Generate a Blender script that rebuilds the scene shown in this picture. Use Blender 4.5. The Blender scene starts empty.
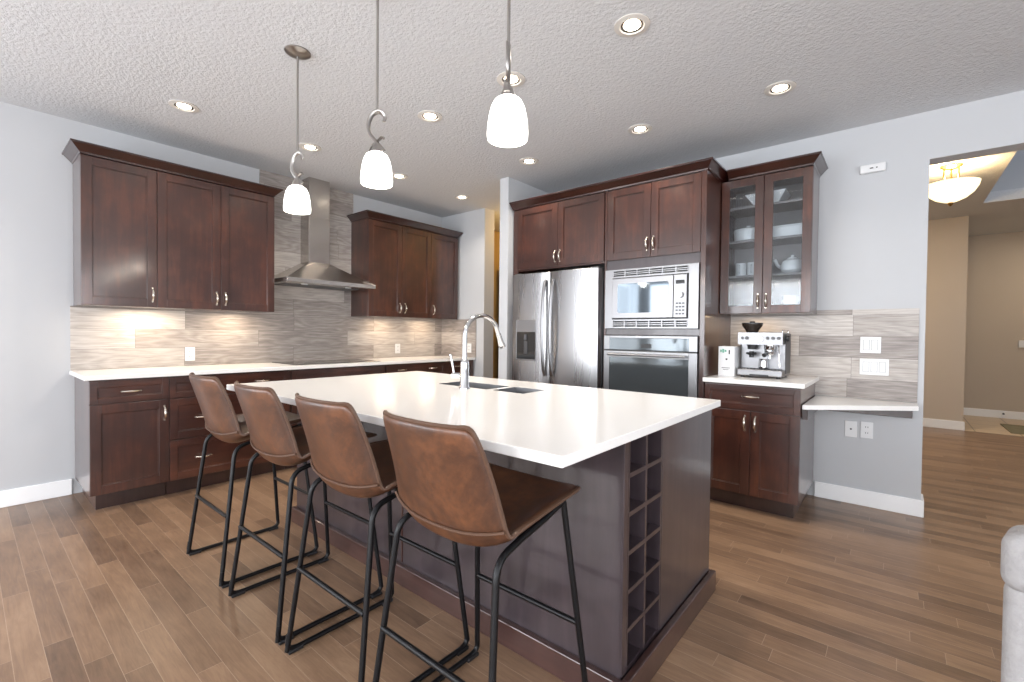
import bpy, bmesh, math, random
from mathutils import Vector, Matrix
random.seed(4)
S = bpy.context.scene
COL = S.collection
R = math.radians

# ------------------------------------------------------------------ camera
cam = bpy.data.cameras.new('camera'); camo = bpy.data.objects.new('camera', cam); COL.objects.link(camo)
yaw, pit, rol = R(39.844), R(-1.005), R(0.593)
fw = Vector((-math.sin(yaw)*math.cos(pit), math.cos(yaw)*math.cos(pit), math.sin(pit)))
rt = Vector((math.cos(yaw), math.sin(yaw), 0)); up = rt.cross(fw)
r2 = rt*math.cos(rol) + up*math.sin(rol); u2 = up*math.cos(rol) - rt*math.sin(rol)
m = Matrix((r2, u2, -fw)).transposed().to_4x4(); m.translation = (4.648, -4.18, 1.222)
camo.matrix_world = m
cam.sensor_width = 36; cam.lens = 460.5/1024*36; cam.clip_start = .05
S.camera = camo

# ------------------------------------------------------------------ world, exposure, window light
S.view_settings.view_transform = 'Standard'; S.view_settings.look = 'None'
S.view_settings.gamma = 1; S.view_settings.use_curve_mapping = False
S.view_settings.exposure = 0.07
w = bpy.data.worlds.new('world'); S.world = w; w.use_nodes = True
bg = w.node_tree.nodes['Background']; bg.inputs[0].default_value = (.80, .90, 1, 1); bg.inputs[1].default_value = 2.2

def area(name, loc, rot, sx, sy, power, col=(1, 1, 1), shape='RECTANGLE', spread=math.pi):
    l = bpy.data.lights.new(name, 'AREA'); l.shape = shape; l.size = sx; l.size_y = sy
    l.energy = power; l.color = col; l.spread = spread
    o = bpy.data.objects.new(name, l); COL.objects.link(o); o.location = loc; o.rotation_euler = rot
    return o
DAY = (.96, .975, 1.0)
# daylight entering through the windows of the room behind the camera
WIN_S = [(.25, 2.35), (3.2, 5.2), (6.0, 8.0)]
WIN_W = [(-7.2, -5.3)]
for a, b in WIN_S:
    area('window_daylight', ((a+b)/2, -7.45, 1.35), (R(90), 0, 0), b-a-.1, 2.0, 105, DAY)
for a, b in [(-6.9, -5.3), (-4.2, -2.4)]:
    area('window_daylight', (8.55, (a+b)/2, 1.4), (0, R(90), 0), 1.9, b-a-.1, 60, DAY)
for a, b in WIN_W:
    area('window_daylight', (.15, (a+b)/2, 1.4), (0, R(-90), 0), 1.9, b-a-.1, 50, DAY)
area('stairwell_daylight', (6.6, 1.9, 4.7), (0, 0, 0), 1.6, 2.2, 30, (.75, .86, 1))

# ------------------------------------------------------------------ node helpers
def mat(name, base=(.8, .8, .8), rough=.5, metal=0, spec=.5, **k):
    mt = bpy.data.materials.new(name); mt.use_nodes = True
    p = mt.node_tree.nodes['Principled BSDF']
    p.inputs['Base Color'].default_value = (*base, 1); p.inputs['Roughness'].default_value = rough
    p.inputs['Metallic'].default_value = metal; p.inputs['Specular IOR Level'].default_value = spec
    for a, v in k.items(): p.inputs[a.replace('_', ' ')].default_value = v
    return mt
def srgb(*c):
    return tuple(((x/255)/12.92 if x/255 <= .04045 else ((x/255+.055)/1.055)**2.4) for x in c)
class NT:
    def __init__(s, mt): s.t = mt.node_tree; s.p = s.t.nodes['Principled BSDF']
    def n(s, typ, **k):
        nd = s.t.nodes.new(typ)
        for a, v in k.items(): setattr(nd, a, v)
        return nd
    def link(s, a, b): s.t.links.new(a, b)
    def put(s, sock, v):
        if isinstance(v, (int, float)): sock.default_value = v
        elif isinstance(v, tuple): sock.default_value = v
        else: s.link(v, sock)
    def m(s, op, a, b=0.0, c=None):
        nd = s.n('ShaderNodeMath', operation=op); s.put(nd.inputs[0], a); s.put(nd.inputs[1], b)
        if c is not None: s.put(nd.inputs[2], c)
        return nd.outputs[0]
    def comb(s, x, y, z):
        nd = s.n('ShaderNodeCombineXYZ')
        for i, v in enumerate((x, y, z)): s.put(nd.inputs[i], v)
        return nd.outputs[0]
    def coord(s):
        tc = s.n('ShaderNodeTexCoord'); sp = s.n('ShaderNodeSeparateXYZ'); s.link(tc.outputs['Object'], sp.inputs[0])
        return tc.outputs['Object'], sp.outputs
    def noise(s, vec, scale, detail=4, rough=.55, dist=0):
        nd = s.n('ShaderNodeTexNoise'); s.link(vec, nd.inputs['Vector'])
        nd.inputs['Scale'].default_value = scale; nd.inputs['Detail'].default_value = detail
        nd.inputs['Roughness'].default_value = rough; nd.inputs['Distortion'].default_value = dist
        return nd.outputs['Fac']
    def wn(s, vec):
        nd = s.n('ShaderNodeTexWhiteNoise', noise_dimensions='3D'); s.link(vec, nd.inputs['Vector']); return nd.outputs['Value']
    def ramp(s, fac, stops):
        nd = s.n('ShaderNodeValToRGB'); e = nd.color_ramp.elements
        while len(e) < len(stops): e.new(.5)
        for i, (p, c) in enumerate(stops): e[i].position = p; e[i].color = (*c, 1)
        s.link(fac, nd.inputs[0]); return nd.outputs[0]
    def mix(s, f, a, b, mode='MIX'):
        nd = s.n('ShaderNodeMix', data_type='RGBA', blend_type=mode); s.put(nd.inputs[0], f)
        for i, v in ((6, a), (7, b)):
            if isinstance(v, tuple): nd.inputs[i].default_value = (*v, 1)
            else: s.link(v, nd.inputs[i])
        return nd.outputs[2]
    def bump(s, h, strength, dist=.01):
        nd = s.n('ShaderNodeBump'); nd.inputs['Strength'].default_value = strength; nd.inputs['Distance'].default_value = dist
        s.link(h, nd.inputs['Height']); s.link(nd.outputs[0], s.p.inputs['Normal'])

def planks(t, u, v, length, width, gap, shift=3.7):
    row = t.m('FLOOR', t.m('DIVIDE', v, width))
    off = t.wn(t.comb(row, 5.3, 1.7))
    uu = t.m('ADD', t.m('DIVIDE', u, length), t.m('MULTIPLY', off, shift))
    col = t.m('FLOOR', uu)
    idn = t.wn(t.comb(row, col, 9.1)); id2 = t.wn(t.comb(col, row, 3.3))
    fv = t.m('FRACT', t.m('DIVIDE', v, width)); fu = t.m('FRACT', uu)
    ev = t.m('MULTIPLY', t.m('MINIMUM', fv, t.m('SUBTRACT', 1.0, fv)), width)
    eu = t.m('MULTIPLY', t.m('MINIMUM', fu, t.m('SUBTRACT', 1.0, fu)), length)
    g = t.m('LESS_THAN', t.m('MINIMUM', ev, eu), gap)
    return idn, id2, g

def floor_mat():
    mt = mat('hardwood_floor', rough=.3); t = NT(mt); _, c = t.coord()
    idn, id2, g = planks(t, c[0], c[1], .82, .083, .0010)
    gv = t.comb(t.m('ADD', t.m('MULTIPLY', c[0], 2.2), t.m('MULTIPLY', idn, 70.)), t.m('MULTIPLY', c[1], 26.), t.m('MULTIPLY', id2, 40.))
    gr = t.noise(gv, 1.9, 8, .72, 1.1)
    bl = t.noise(t.comb(t.m('ADD', t.m('MULTIPLY', c[0], 2.), t.m('MULTIPLY', idn, 31.)), t.m('MULTIPLY', c[1], 5.), id2), 2.3, 3)
    f = t.m('ADD', t.m('MULTIPLY', idn, .28), t.m('ADD', t.m('MULTIPLY', gr, .55), t.m('MULTIPLY', bl, .35)))
    colr = t.ramp(f, [(.25, srgb(80, 61, 49)), (.5, srgb(122, 96, 76)), (.68, srgb(144, 115, 91)), (.9, srgb(168, 138, 111))])
    colr = t.mix(t.m('MULTIPLY', g, .5), colr, srgb(190, 166, 144))
    t.link(colr, t.p.inputs['Base Color'])
    t.link(t.m('ADD', .24, t.m('MULTIPLY', gr, .16)), t.p.inputs['Roughness'])
    t.bump(t.m('SUBTRACT', t.m('MULTIPLY', gr, .25), g), .25, .002)
    return mt
def tile_mat(name, axis, tone=1.):
    mt = mat(name, rough=.45); t = NT(mt); _, c = t.coord()
    u = c[axis]; v = t.m('SUBTRACT', c[2], .914 - 5*.155)
    idn, id2, g = planks(t, u, v, .92, .155, .0012, 2.3)
    du = t.m('ADD', t.m('MULTIPLY', u, 1.), t.m('MULTIPLY', idn, 50.))
    v2 = t.m('ADD', t.m('MULTIPLY', v, 7.), t.m('MULTIPLY', id2, 23.))
    warp = t.noise(t.comb(t.m('MULTIPLY', du, 1.1), t.m('MULTIPLY', v2, .8), 0.0), 1.0, 2)
    ring = t.m('FRACT', t.m('ADD', t.m('MULTIPLY', warp, 11.), t.m('MULTIPLY', v2, .25)))
    ring = t.m('ABSOLUTE', t.m('SUBTRACT', ring, .5))
    fine = t.noise(t.comb(t.m('MULTIPLY', du, 5.), t.m('MULTIPLY', v2, 14.), idn), 1.2, 5, .65)
    f = t.m('ADD', t.m('MULTIPLY', idn, .34), t.m('ADD', t.m('MULTIPLY', ring, .26), t.m('MULTIPLY', fine, .76)))
    colr = t.ramp(f, [(.28, srgb(116, 109, 106)), (.52, srgb(152, 144, 139)), (.72, srgb(180, 173, 167)), (.92, srgb(204, 199, 194))])
    colr = t.mix(t.m('MULTIPLY', g, .75), colr, srgb(92, 86, 82))
    t.link(colr, t.p.inputs['Base Color'])
    t.bump(t.m('SUBTRACT', fine, g), .2, .002)
    return mt
def wood_mat(name, dark, mid, light, horiz=None, rough=.33, spec=.5):
    mt = mat(name, rough=rough, spec=spec, Coat_Weight=.9, Coat_Roughness=.14); t = NT(mt); o, c = t.coord()
    s = [14., 14., 1.3]
    if horiz is not None: s = [14., 14., 14.]; s[horiz] = 1.3
    gv = t.comb(t.m('MULTIPLY', c[0], s[0]), t.m('MULTIPLY', c[1], s[1]), t.m('MULTIPLY', c[2], s[2]))
    gr = t.noise(gv, 1.5, 6, .6, .5); bl = t.noise(o, 3.2, 4, .6)
    f = t.m('ADD', t.m('MULTIPLY', gr, .45), t.m('MULTIPLY', bl, .6))
    t.link(t.ramp(f, [(.3, dark), (.52, mid), (.75, light)]), t.p.inputs['Base Color'])
    t.bump(gr, .05, .002)
    return mt
def steel_mat(name, rough=.26, base=(.46, .46, .46), scale=(.2, .2, 12)):
    mt = mat(name, base=base, rough=rough, metal=1); t = NT(mt); o, c = t.coord()
    gv = t.comb(*[t.m('MULTIPLY', c[i], float(scale[i])*8) for i in range(3)])
    gr = t.noise(gv, 1., 4)
    t.link(t.m('ADD', rough-.01, t.m('MULTIPLY', gr, .03)), t.p.inputs['Roughness'])
    return mt
def speckle(name, base, amp, scale, rough, bump=0, bscale=None, bdist=.004):
    mt = mat(name, base=base, rough=rough); t = NT(mt); o, c = t.coord()
    n1 = t.noise(o, scale, 4)
    t.link(t.mix(n1, tuple(x*(1-amp) for x in base), tuple(min(1, x*(1+amp)) for x in base)), t.p.inputs['Base Color'])
    if bump: t.bump(t.noise(o, bscale or scale, 3, .6), bump, bdist)
    return mt
def emis(name, col, strength, base=(.9, .9, .9)):
    mt = mat(name, base=base, rough=.35); p = mt.node_tree.nodes['Principled BSDF']
    p.inputs['Emission Color'].default_value = (*col, 1); p.inputs['Emission Strength'].default_value = strength
    return mt
def glass_mat(name, tint=(1, 1, 1), gloss=.12, rough=.03, ribs=False):
    mt = bpy.data.materials.new(name); mt.use_nodes = True; nt = mt.node_tree; nt.nodes.clear()
    o = nt.nodes.new('ShaderNodeOutputMaterial'); mx = nt.nodes.new('ShaderNodeMixShader')
    tr = nt.nodes.new('ShaderNodeBsdfTransparent'); gl = nt.nodes.new('ShaderNodeBsdfGlossy'); fr = nt.nodes.new('ShaderNodeFresnel')
    tr.inputs[0].default_value = (*tint, 1); gl.inputs['Roughness'].default_value = rough; fr.inputs[0].default_value = 1.5
    ad = nt.nodes.new('ShaderNodeMath'); ad.operation = 'ADD'; ad.inputs[1].default_value = gloss
    L = nt.links.new
    L(fr.outputs[0], ad.inputs[0]); L(ad.outputs[0], mx.inputs[0]); L(tr.outputs[0], mx.inputs[1]); L(gl.outputs[0], mx.inputs[2]); L(mx.outputs[0], o.inputs[0])
    if ribs:
        tc = nt.nodes.new('ShaderNodeTexCoord'); wv = nt.nodes.new('ShaderNodeTexWave'); bp = nt.nodes.new('ShaderNodeBump')
        wv.inputs['Scale'].default_value = 26; bp.inputs['Strength'].default_value = .25; bp.inputs['Distance'].default_value = .003
        L(tc.outputs['Object'], wv.inputs[0]); L(wv.outputs['Fac'], bp.inputs['Height']); L(bp.outputs[0], gl.inputs['Normal'])
    return mt

M = {}
M['floor'] = floor_mat()
M['wall'] = speckle('wall_paint', srgb(193, 195, 198), .015, 3, .85, .06, 90, .001)
M['wall_warm'] = speckle('hall_wall_paint', srgb(196, 184, 170), .02, 3, .85, .06, 90, .001)
M['wall_pantry'] = speckle('pantry_wall_paint', srgb(205, 176, 120), .02, 3, .85)
M['ceiling'] = speckle('textured_ceiling', srgb(208, 210, 213), .04, 60, .95, .7, 55, .009)
M['trim'] = mat('white_trim_paint', srgb(248, 249, 250), .4)
M['wood'] = wood_mat('dark_cherry_wood', srgb(40, 19, 14), srgb(60, 31, 23), srgb(92, 50, 34))
M['wood_hx'] = wood_mat('dark_cherry_wood_rail', srgb(40, 19, 14), srgb(60, 31, 23), srgb(92, 50, 34), horiz=0)
M['wood_hy'] = wood_mat('dark_cherry_wood_front', srgb(40, 19, 14), srgb(60, 31, 23), srgb(92, 50, 34), horiz=1)
M['crown'] = wood_mat('red_brown_crown_wood', srgb(32, 11, 8), srgb(46, 17, 12), srgb(62, 25, 18), horiz=0, rough=.3)
M['toe'] = wood_mat('dark_toe_kick_wood', srgb(30, 17, 16), srgb(44, 26, 24), srgb(60, 36, 32))
M['island'] = wood_mat('reflection_tinted_island_wood', srgb(44, 36, 39), srgb(58, 49, 53), srgb(74, 63, 67), rough=.36)  # purple-grey of the window reflection is put into the wood colour
M['interior_wood'] = mat('cabinet_interior', srgb(48, 34, 32), .6)  # plain dark tone for the cabinet interior
M['cabin'] = mat('display_cabinet_interior', srgb(128, 122, 122), .5)
M['quartz'] = speckle('white_quartz', srgb(244, 243, 241), .015, 120, .16)
M['tile_y'] = tile_mat('wood_look_tile_hood_wall', 1)
M['tile_x'] = tile_mat('wood_look_tile', 0)
M['steel'] = steel_mat('brushed_steel', .34, (.30, .30, .31))
M['steel_v'] = steel_mat('brushed_steel_doors', .27, (.50, .50, .51), (1.6, 1.6, .05))
M['steel_hood'] = steel_mat('hood_steel', .26, (.56, .53, .50), (12, 12, .2))
M['sink_steel'] = mat('satin_sink_steel', (.28, .28, .29), .35, 1)
M['chrome'] = mat('polished_chrome', (.75, .76, .78), .1, 1)
M['dark_nickel'] = mat('brushed_dark_nickel', (.40, .38, .36), .3, 1)
M['nickel'] = mat('satin_nickel', (.72, .66, .58), .25, 1)
M['black_glass'] = mat('black_glass', (.012, .013, .015), .06)
M['black'] = mat('black_plastic', (.015, .015, .017), .4)
M['iron'] = mat('black_powder_coated_steel', (.005, .005, .006), .36, 0, .28)
M['dark_gray'] = mat('dark_gray_metal', (.09, .09, .095), .4, .5)
M['white_plastic'] = mat('white_plastic', srgb(226, 227, 228), .35)
M['china'] = mat('white_china', srgb(236, 236, 236), .2)
M['slot'] = mat('dark_slots', (.05, .05, .05), .5)
M['shade'] = emis('frosted_lit_glass', (1, .96, .90), 2.6)
M['bulb'] = emis('lit_lamp_lens', (1, .90, .74), 12)
M['hall_shade'] = emis('alabaster_lit_glass', (1, .83, .50), 1.7, (.9, .8, .6))
M['glass'] = glass_mat('clear_glass', (.86, .90, .92), .03, .03)
M['ribbed'] = glass_mat('reeded_glass', (.90, .93, .95), .03, .06, True)
M['window_glass'] = glass_mat('window_glass', (.95, .97, 1), .0)
M['fabric'] = speckle('light_gray_upholstery', srgb(160, 158, 158), .22, 40, .95, .6, 160, .004)
M['hall_tile'] = speckle('beige_floor_tile', srgb(214, 192, 164), .06, 5, .35)
M['mat'] = speckle('patterned_rug_pile', srgb(128, 122, 100), .35, 14, .95)
M['gap_gray'] = mat('plate_gap', srgb(150, 152, 155), .5)
M['green'] = mat('green_print', srgb(110, 175, 150), .5)
M['orange_box'] = mat('ochre_cardboard', srgb(200, 150, 70), .7)
def leather():
    mt = mat('worn_brown_leather', rough=.4, Coat_Weight=.25, Coat_Roughness=.3); t = NT(mt); o, c = t.coord()
    n1 = t.noise(o, 5.5, 5, .65, .4); n2 = t.noise(o, 46, 4, .6)
    f = t.m('ADD', t.m('MULTIPLY', n1, .8), t.m('MULTIPLY', n2, .25))
    t.link(t.ramp(f, [(.3, srgb(40, 26, 20)), (.5, srgb(76, 47, 31)), (.66, srgb(106, 66, 41)), (.85, srgb(128, 88, 62))]), t.p.inputs['Base Color'])
    t.link(t.m('ADD', .30, t.m('MULTIPLY', n2, .2)), t.p.inputs['Roughness'])
    t.bump(t.noise(o, 260, 3), .12, .001)
    return mt
M['leather'] = leather()
M['piping'] = mat('leather_piping', srgb(88, 64, 50), .4)
def shade_tile():
    mt = mat('hall_tile_floor', rough=.35); t = NT(mt); o, c = t.coord()
    br = t.n('ShaderNodeTexBrick'); br.offset = 0
    t.link(o, br.inputs['Vector']); br.inputs['Scale'].default_value = 1
    br.inputs['Color1'].default_value = (*srgb(216, 194, 166), 1); br.inputs['Color2'].default_value = (*srgb(206, 184, 156), 1)
    br.inputs['Mortar'].default_value = (*srgb(150, 130, 108), 1); br.inputs['Mortar Size'].default_value = .006
    br.inputs['Brick Width'].default_value = .42; br.inputs['Row Height'].default_value = .42
    t.link(br.outputs['Color'], t.p.inputs['Base Color']); return mt
M['hall_floor'] = shade_tile()

# ------------------------------------------------------------------ mesh helpers
OFF = {}
class MB:
    def __init__(s): s.b = bmesh.new()
    def box(s, a, b):
        lo = [min(a[i], b[i]) for i in range(3)]; hi = [max(a[i], b[i]) for i in range(3)]
        v = [s.b.verts.new((x, y, z)) for z in (lo[2], hi[2]) for y in (lo[1], hi[1]) for x in (lo[0], hi[0])]
        for f in ((0, 2, 3, 1), (4, 5, 7, 6), (0, 1, 5, 4), (2, 6, 7, 3), (0, 4, 6, 2), (1, 3, 7, 5)): s.b.faces.new([v[i] for i in f])
        return s
    def loft(s, rings, cap=True, closed=True):
        vs = [[s.b.verts.new(p) for p in r] for r in rings]; n = len(vs[0])
        for i in range(len(vs)-1):
            for j in range(n if closed else n-1):
                k = (j+1) % n
                s.b.faces.new((vs[i][j], vs[i][k], vs[i+1][k], vs[i+1][j]))
        if cap: s.b.faces.new(list(reversed(vs[0]))); s.b.faces.new(vs[-1])
        return s
    def lathe(s, prof, c=(0, 0, 0), seg=24, axis='Z', cap=True):
        rings = []
        for r, h in prof:
            ring = []
            for k in range(seg):
                a = 2*math.pi*k/seg; x, y = r*math.cos(a), r*math.sin(a)
                p = (x, y, h) if axis == 'Z' else ((h, x, y) if axis == 'X' else (x, h, y))
                ring.append((p[0]+c[0], p[1]+c[1], p[2]+c[2]))
            rings.append(ring)
        return s.loft(rings, cap)
    def cyl(s, c, r, h, seg=20, axis='Z'): return s.lathe([(r, 0), (r, h)], c, seg, axis)
    def tube(s, pts, r, seg=10, radii=None, flat=None):
        pts = [Vector(p) for p in pts]; n = len(pts); rings = []
        t0 = (pts[1]-pts[0]).normalized()
        up = Vector((0, 0, 1)) if abs(t0.z) < .9 else Vector((0, 1, 0))
        nrm = (up - t0*up.dot(t0)).normalized()
        for i in range(n):
            if i == 0: t = pts[1]-pts[0]
            elif i == n-1: t = pts[-1]-pts[-2]
            else: t = (pts[i+1]-pts[i]).normalized() + (pts[i]-pts[i-1]).normalized()
            t.normalize(); nrm = nrm - t*nrm.dot(t)
            nrm.normalize(); bi = t.cross(nrm)
            rr = radii[i] if radii else r
            fx, fy = flat or (1, 1)
            rings.append([pts[i] + nrm*(math.cos(2*math.pi*k/seg)*rr*fx) + bi*(math.sin(2*math.pi*k/seg)*rr*fy) for k in range(seg)])
        return s.loft(rings)
def smooth_path(pts, r, n=6):
    """polyline with rounded corners"""
    P = [Vector(p) for p in pts]; out = [P[0]]
    for i in range(1, len(P)-1):
        a = P[i]+(P[i-1]-P[i]).normalized()*min(r, (P[i-1]-P[i]).length*.49); b = P[i]+(P[i+1]-P[i]).normalized()*min(r, (P[i+1]-P[i]).length*.49)
        for k in range(n+1):
            t = k/n; out.append(a*(1-t)**2 + P[i]*2*t*(1-t) + b*t*t)
    out.append(P[-1]); return out
def catmull(pts, n=8):
    P = [Vector(p) for p in pts]; P = [P[0]*2-P[1]] + P + [P[-1]*2-P[-2]]; out = []
    for i in range(1, len(P)-2):
        for k in range(n):
            t = k/n; a, b, c, d = P[i-1:i+3]
            out.append(.5*((2*b)+(c-a)*t+(2*a-5*b+4*c-d)*t*t+(3*b-a-3*c+d)*t**3))
    out.append(P[-2]); return out

def obj(name, mb, m, parent=None, bev=0, smooth=False, sub=0, seg=2):
    me = bpy.data.meshes.new(name); off = OFF.get(parent.name, Vector()) if parent else Vector()
    bmesh.ops.recalc_face_normals(mb.b, faces=mb.b.faces)
    if off.length: bmesh.ops.translate(mb.b, verts=mb.b.verts, vec=-off)
    if smooth:
        for f in mb.b.faces: f.smooth = True
    mb.b.to_mesh(me); mb.b.free()
    o = bpy.data.objects.new(name, me); COL.objects.link(o); me.materials.append(M[m] if isinstance(m, str) else m)
    if parent: o.parent = parent; OFF[o.name] = off
    if bev:
        b = o.modifiers.new('bevel', 'BEVEL'); b.width = bev; b.segments = seg; b.limit_method = 'ANGLE'; b.angle_limit = R(35)
    if sub:
        b = o.modifiers.new('sub', 'SUBSURF'); b.levels = sub; b.render_levels = sub
    if smooth and not sub:
        try: me.set_sharp_from_angle(angle=R(38))
        except Exception: pass
    return o
def tag(o, label, cat, group=None):
    o['label'] = label; o['category'] = cat
    if group: o['group'] = group
    return o
def thing(name, label, cat, loc, group=None):
    o = bpy.data.objects.new(name, None); COL.objects.link(o); o.location = loc; o.empty_display_size = .1
    OFF[o.name] = Vector(loc); return tag(o, label, cat, group)
def struct(name, mb, m, parent=None, **k):
    o = obj(name, mb, m, parent, **k)
    if not parent: o['kind'] = 'structure'
    return o
def box(a, b): return MB().box(a, b)
def copy_tree(o, parent=None):
    c = o.copy(); COL.objects.link(c)
    if parent: c.parent = parent
    for ch in list(o.children): copy_tree(ch, c)
    return c

# ================================================================== THE SETTING
H = 2.74; HH = 2.815; OPL, OPR, HDR = 4.797, 6.5, 2.418
SY, EX = -7.6, 8.7
struct('floor', box((-.15, SY-.15, -.1), (EX+.15, 4.27, 0)), 'floor')
hf = struct('floor_tile', box((3.3, 4.27, -.1), (EX, 7, .001)), 'hall_floor')
struct('ceiling', box((-.15, SY-.15, H), (EX+.15, .155, H+.12)), 'ceiling')
struct('wall_fridge', MB().box((1.72, 0, 0), (OPL, .155, H)).box((OPL, 0, HDR), (OPR, .155, H)).box((OPR, 0, 0), (EX+.15, .155, H)), 'wall')
struct('wall_pantry_side', box((0, -.075, 0), (.771, .10, H)), 'wall')
struct('wall_partition', box((1.614, -.75, 0), (1.722, 1.3, H)), 'wall')
# pantry behind the opening
struct('wall_pantry', MB().box((-.15, 1.3, 0), (1.722, 1.42, H)).box((.0005, .115, 0), (.02, 1.3, H)), 'wall_pantry')
struct('ceiling_pantry', box((-.15, .155, H), (1.722, 1.42, H+.1)), 'ceiling')
# hall beyond the wide opening
struct('wall_hall_near', box((3.3, 4.28, 0), (5.345, 7, HH)), 'wall_warm')
struct('wall_hall_far', box((5.345, 6.0, 0), (EX, 6.15, HH+.4)), 'wall_warm')
struct('wall_hall_left', box((3.3, .155, 0), (3.42, 4.28, HH)), 'wall_warm')
struct('wall_hall_right', box((EX, .155, 0), (EX+.15, 6.15, HH+.4)), 'wall_warm')
struct('ceiling_hall', MB().box((3.3, .155, HH), (5.405, 7, HH+.12)).box((5.405, 3.58, HH), (EX+.15, 7, HH+.12)), 'ceiling')
struct('wall_stairwell', MB().box((5.30, .155, HH+.12), (5.40, 3.7, 5)).box((5.4, 3.60, HH+.12), (EX+.15, 3.7, 5)).box((5.3, .03, HH+.05), (EX+.15, .15, 5)).box((8.0, .15, HH), (EX+.15, 3.6, 5)), 'wall')
struct('ceiling_stairwell', box((5.3, .03, 5), (EX+.15, 3.7, 5.1)), 'ceiling')
# rest of the great room, behind the camera
def wall_with_windows(name, along, fixed, thick, spans, z0, z1, lo, hi):
    mb = MB()
    def bb(a, b, za, zb):
        if along == 'x': mb.box((a, fixed, za), (b, fixed+thick, zb))
        else: mb.box((fixed, a, za), (fixed+thick, b, zb))
    cur = lo
    for a, b in spans:
        bb(cur, a, 0, H); bb(a, b, 0, z0); bb(a, b, z1, H); cur = b
    bb(cur, hi, 0, H); return struct(name, mb, 'wall')
wall_with_windows('wall_south', 'x', SY-.15, .15, WIN_S, .35, 2.35, -.15, EX+.15)
wall_with_windows('wall_hood', 'y', -.15, .15, WIN_W, .45, 2.35, SY-.15, 1.42)
wall_with_windows('wall_east', 'y', EX, .15, [(-6.9, -5.3), (-4.2, -2.4)], .45, 2.35, SY-.15, 0)
k = 1
for a, b in WIN_S:
    mb = MB(); y = SY-.06
    for x in (a, (a+b)/2-.03, b-.06): mb.box((x, y-.04, .35), (x+.06, y+.02, 2.35))
    for z in (.35, 2.29): mb.box((a, y-.04, z), (b, y+.02, z+.06))
    wo = struct('window_%d' % k, mb, 'trim'); k += 1
    struct('pane', box((a+.05, y-.012, .4), (b-.05, y-.006, 2.3)), 'window_glass', wo)
for x, (a, b) in ((EX+.05, (-6.9, -5.3)), (EX+.05, (-4.2, -2.4)), (-.11, WIN_W[0])):
    mb = MB()
    for y in (a, (a+b)/2-.03, b-.06): mb.box((x, y, .45), (x+.06, y+.06, 2.35))
    for z in (.45, 2.29): mb.box((x, a, z), (x+.06, b, z+.06))
    wo = struct('window_%d' % k, mb, 'trim'); k += 1
    struct('pane', box((x+.02, a+.05, .5), (x+.026, b-.05, 2.3)), 'window_glass', wo)
# baseboards
BB = .115
struct('baseboard_hood_wall', box((0, SY, 0), (.016, -3.66, BB)), 'trim', bev=.004)
struct('baseboard_desk_wall', MB().box((4.19, -.016, 0), (OPL+.016, 0, BB)).box((OPL, 0, 0), (OPL+.016, .171, BB)), 'trim', bev=.004)
struct('baseboard_hall_near', box((3.42, 4.264, 0), (5.36, 4.28, BB)), 'trim', bev=.004)
struct('baseboard_hall_far', box((5.345, 5.984, 0), (EX, 6.0, BB)), 'trim', bev=.004)
struct('baseboard_partition', box((1.60, -.765, 0), (1.735, -.75, BB)), 'trim', bev=.004)
# tile backsplashes
struct('trim_backsplash_hood', MB().box((0, -3.664, .914), (.010, -.075, 1.387)).box((0, -2.36, 1.387), (.010, -1.385, H)), 'tile_y')
struct('trim_backsplash_return', box((.010, -.085, .914), (.645, -.075, 1.39)), 'tile_x')
struct('trim_backsplash_desk', box((3.572, -.010, .775), (4.765, 0, 1.418)), 'tile_x')

# ================================================================== CABINETRY
def mapper(kind):
    if kind == 'hood': return lambda a, b, z: (b, a, z)      # a along the wall, b out from it
    return lambda a, b, z: (a, -b, z)
def shaker(P, a0, a1, z0, z1, b, t=.020, st=.058, glass=False):
    mb = MB()
    mb.box(P(a0, b, z0), P(a0+st, b+t, z1)).box(P(a1-st, b, z0), P(a1, b+t, z1))
    mb.box(P(a0+st, b, z0), P(a1-st, b+t, z0+st)).box(P(a0+st, b, z1-st), P(a1-st, b+t, z1))
    if not glass:
        mb.box(P(a0+st-.002, b, z0+st-.002), P(a1-st+.002, b+t-.011, z1-st+.002))
        g = .006   # small inner bead
        mb.box(P(a0+st, b, z0+st), P(a0+st+g, b+t-.006, z1-st)).box(P(a1-st-g, b, z0+st), P(a1-st, b+t-.006, z1-st))
        mb.box(P(a0+st, b, z0+st), P(a1-st, b+t-.006, z0+st+g)).box(P(a0+st, b, z1-st-g), P(a1-st, b+t-.006, z1-st))
    return mb
def pull(P, a, z, b, vertical, L=.10):
    mb = MB(); pts = []; rad = []
    n = 12
    for i in range(n+1):
        s = i/n; d = (s-.5)*L; h = .026*math.sin(math.pi*s)**.6 if 0 < s < 1 else 0
        pts.append(P(a, b+h, z+d) if vertical else P(a+d, b+h, z)); rad.append(.0045+.0045*math.sin(math.pi*s)**2)
    mb.tube(pts, .005, 8, rad)
    for s in (-.5, .5):
        q = P(a, b, z+s*L) if vertical else P(a+s*L, b, z); q2 = P(a, b+.008, z+s*L) if vertical else P(a+s*L, b+.008, z)
        mb.tube([q, q2], .008, 10, [.009, .006])
    return mb
def carcass(P, a0, a1, z0, z1, b1, b0=.0, toe=0, toe_in=.075, ends=(0, 0)):
    mb = box(P(a0, b0, z0+toe), P(a1, b1, z1))
    if toe: mb.box(P(a0+ends[0], b0, z0), P(a1-ends[1], b1-toe_in-.016, z0+toe))
    return mb
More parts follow.
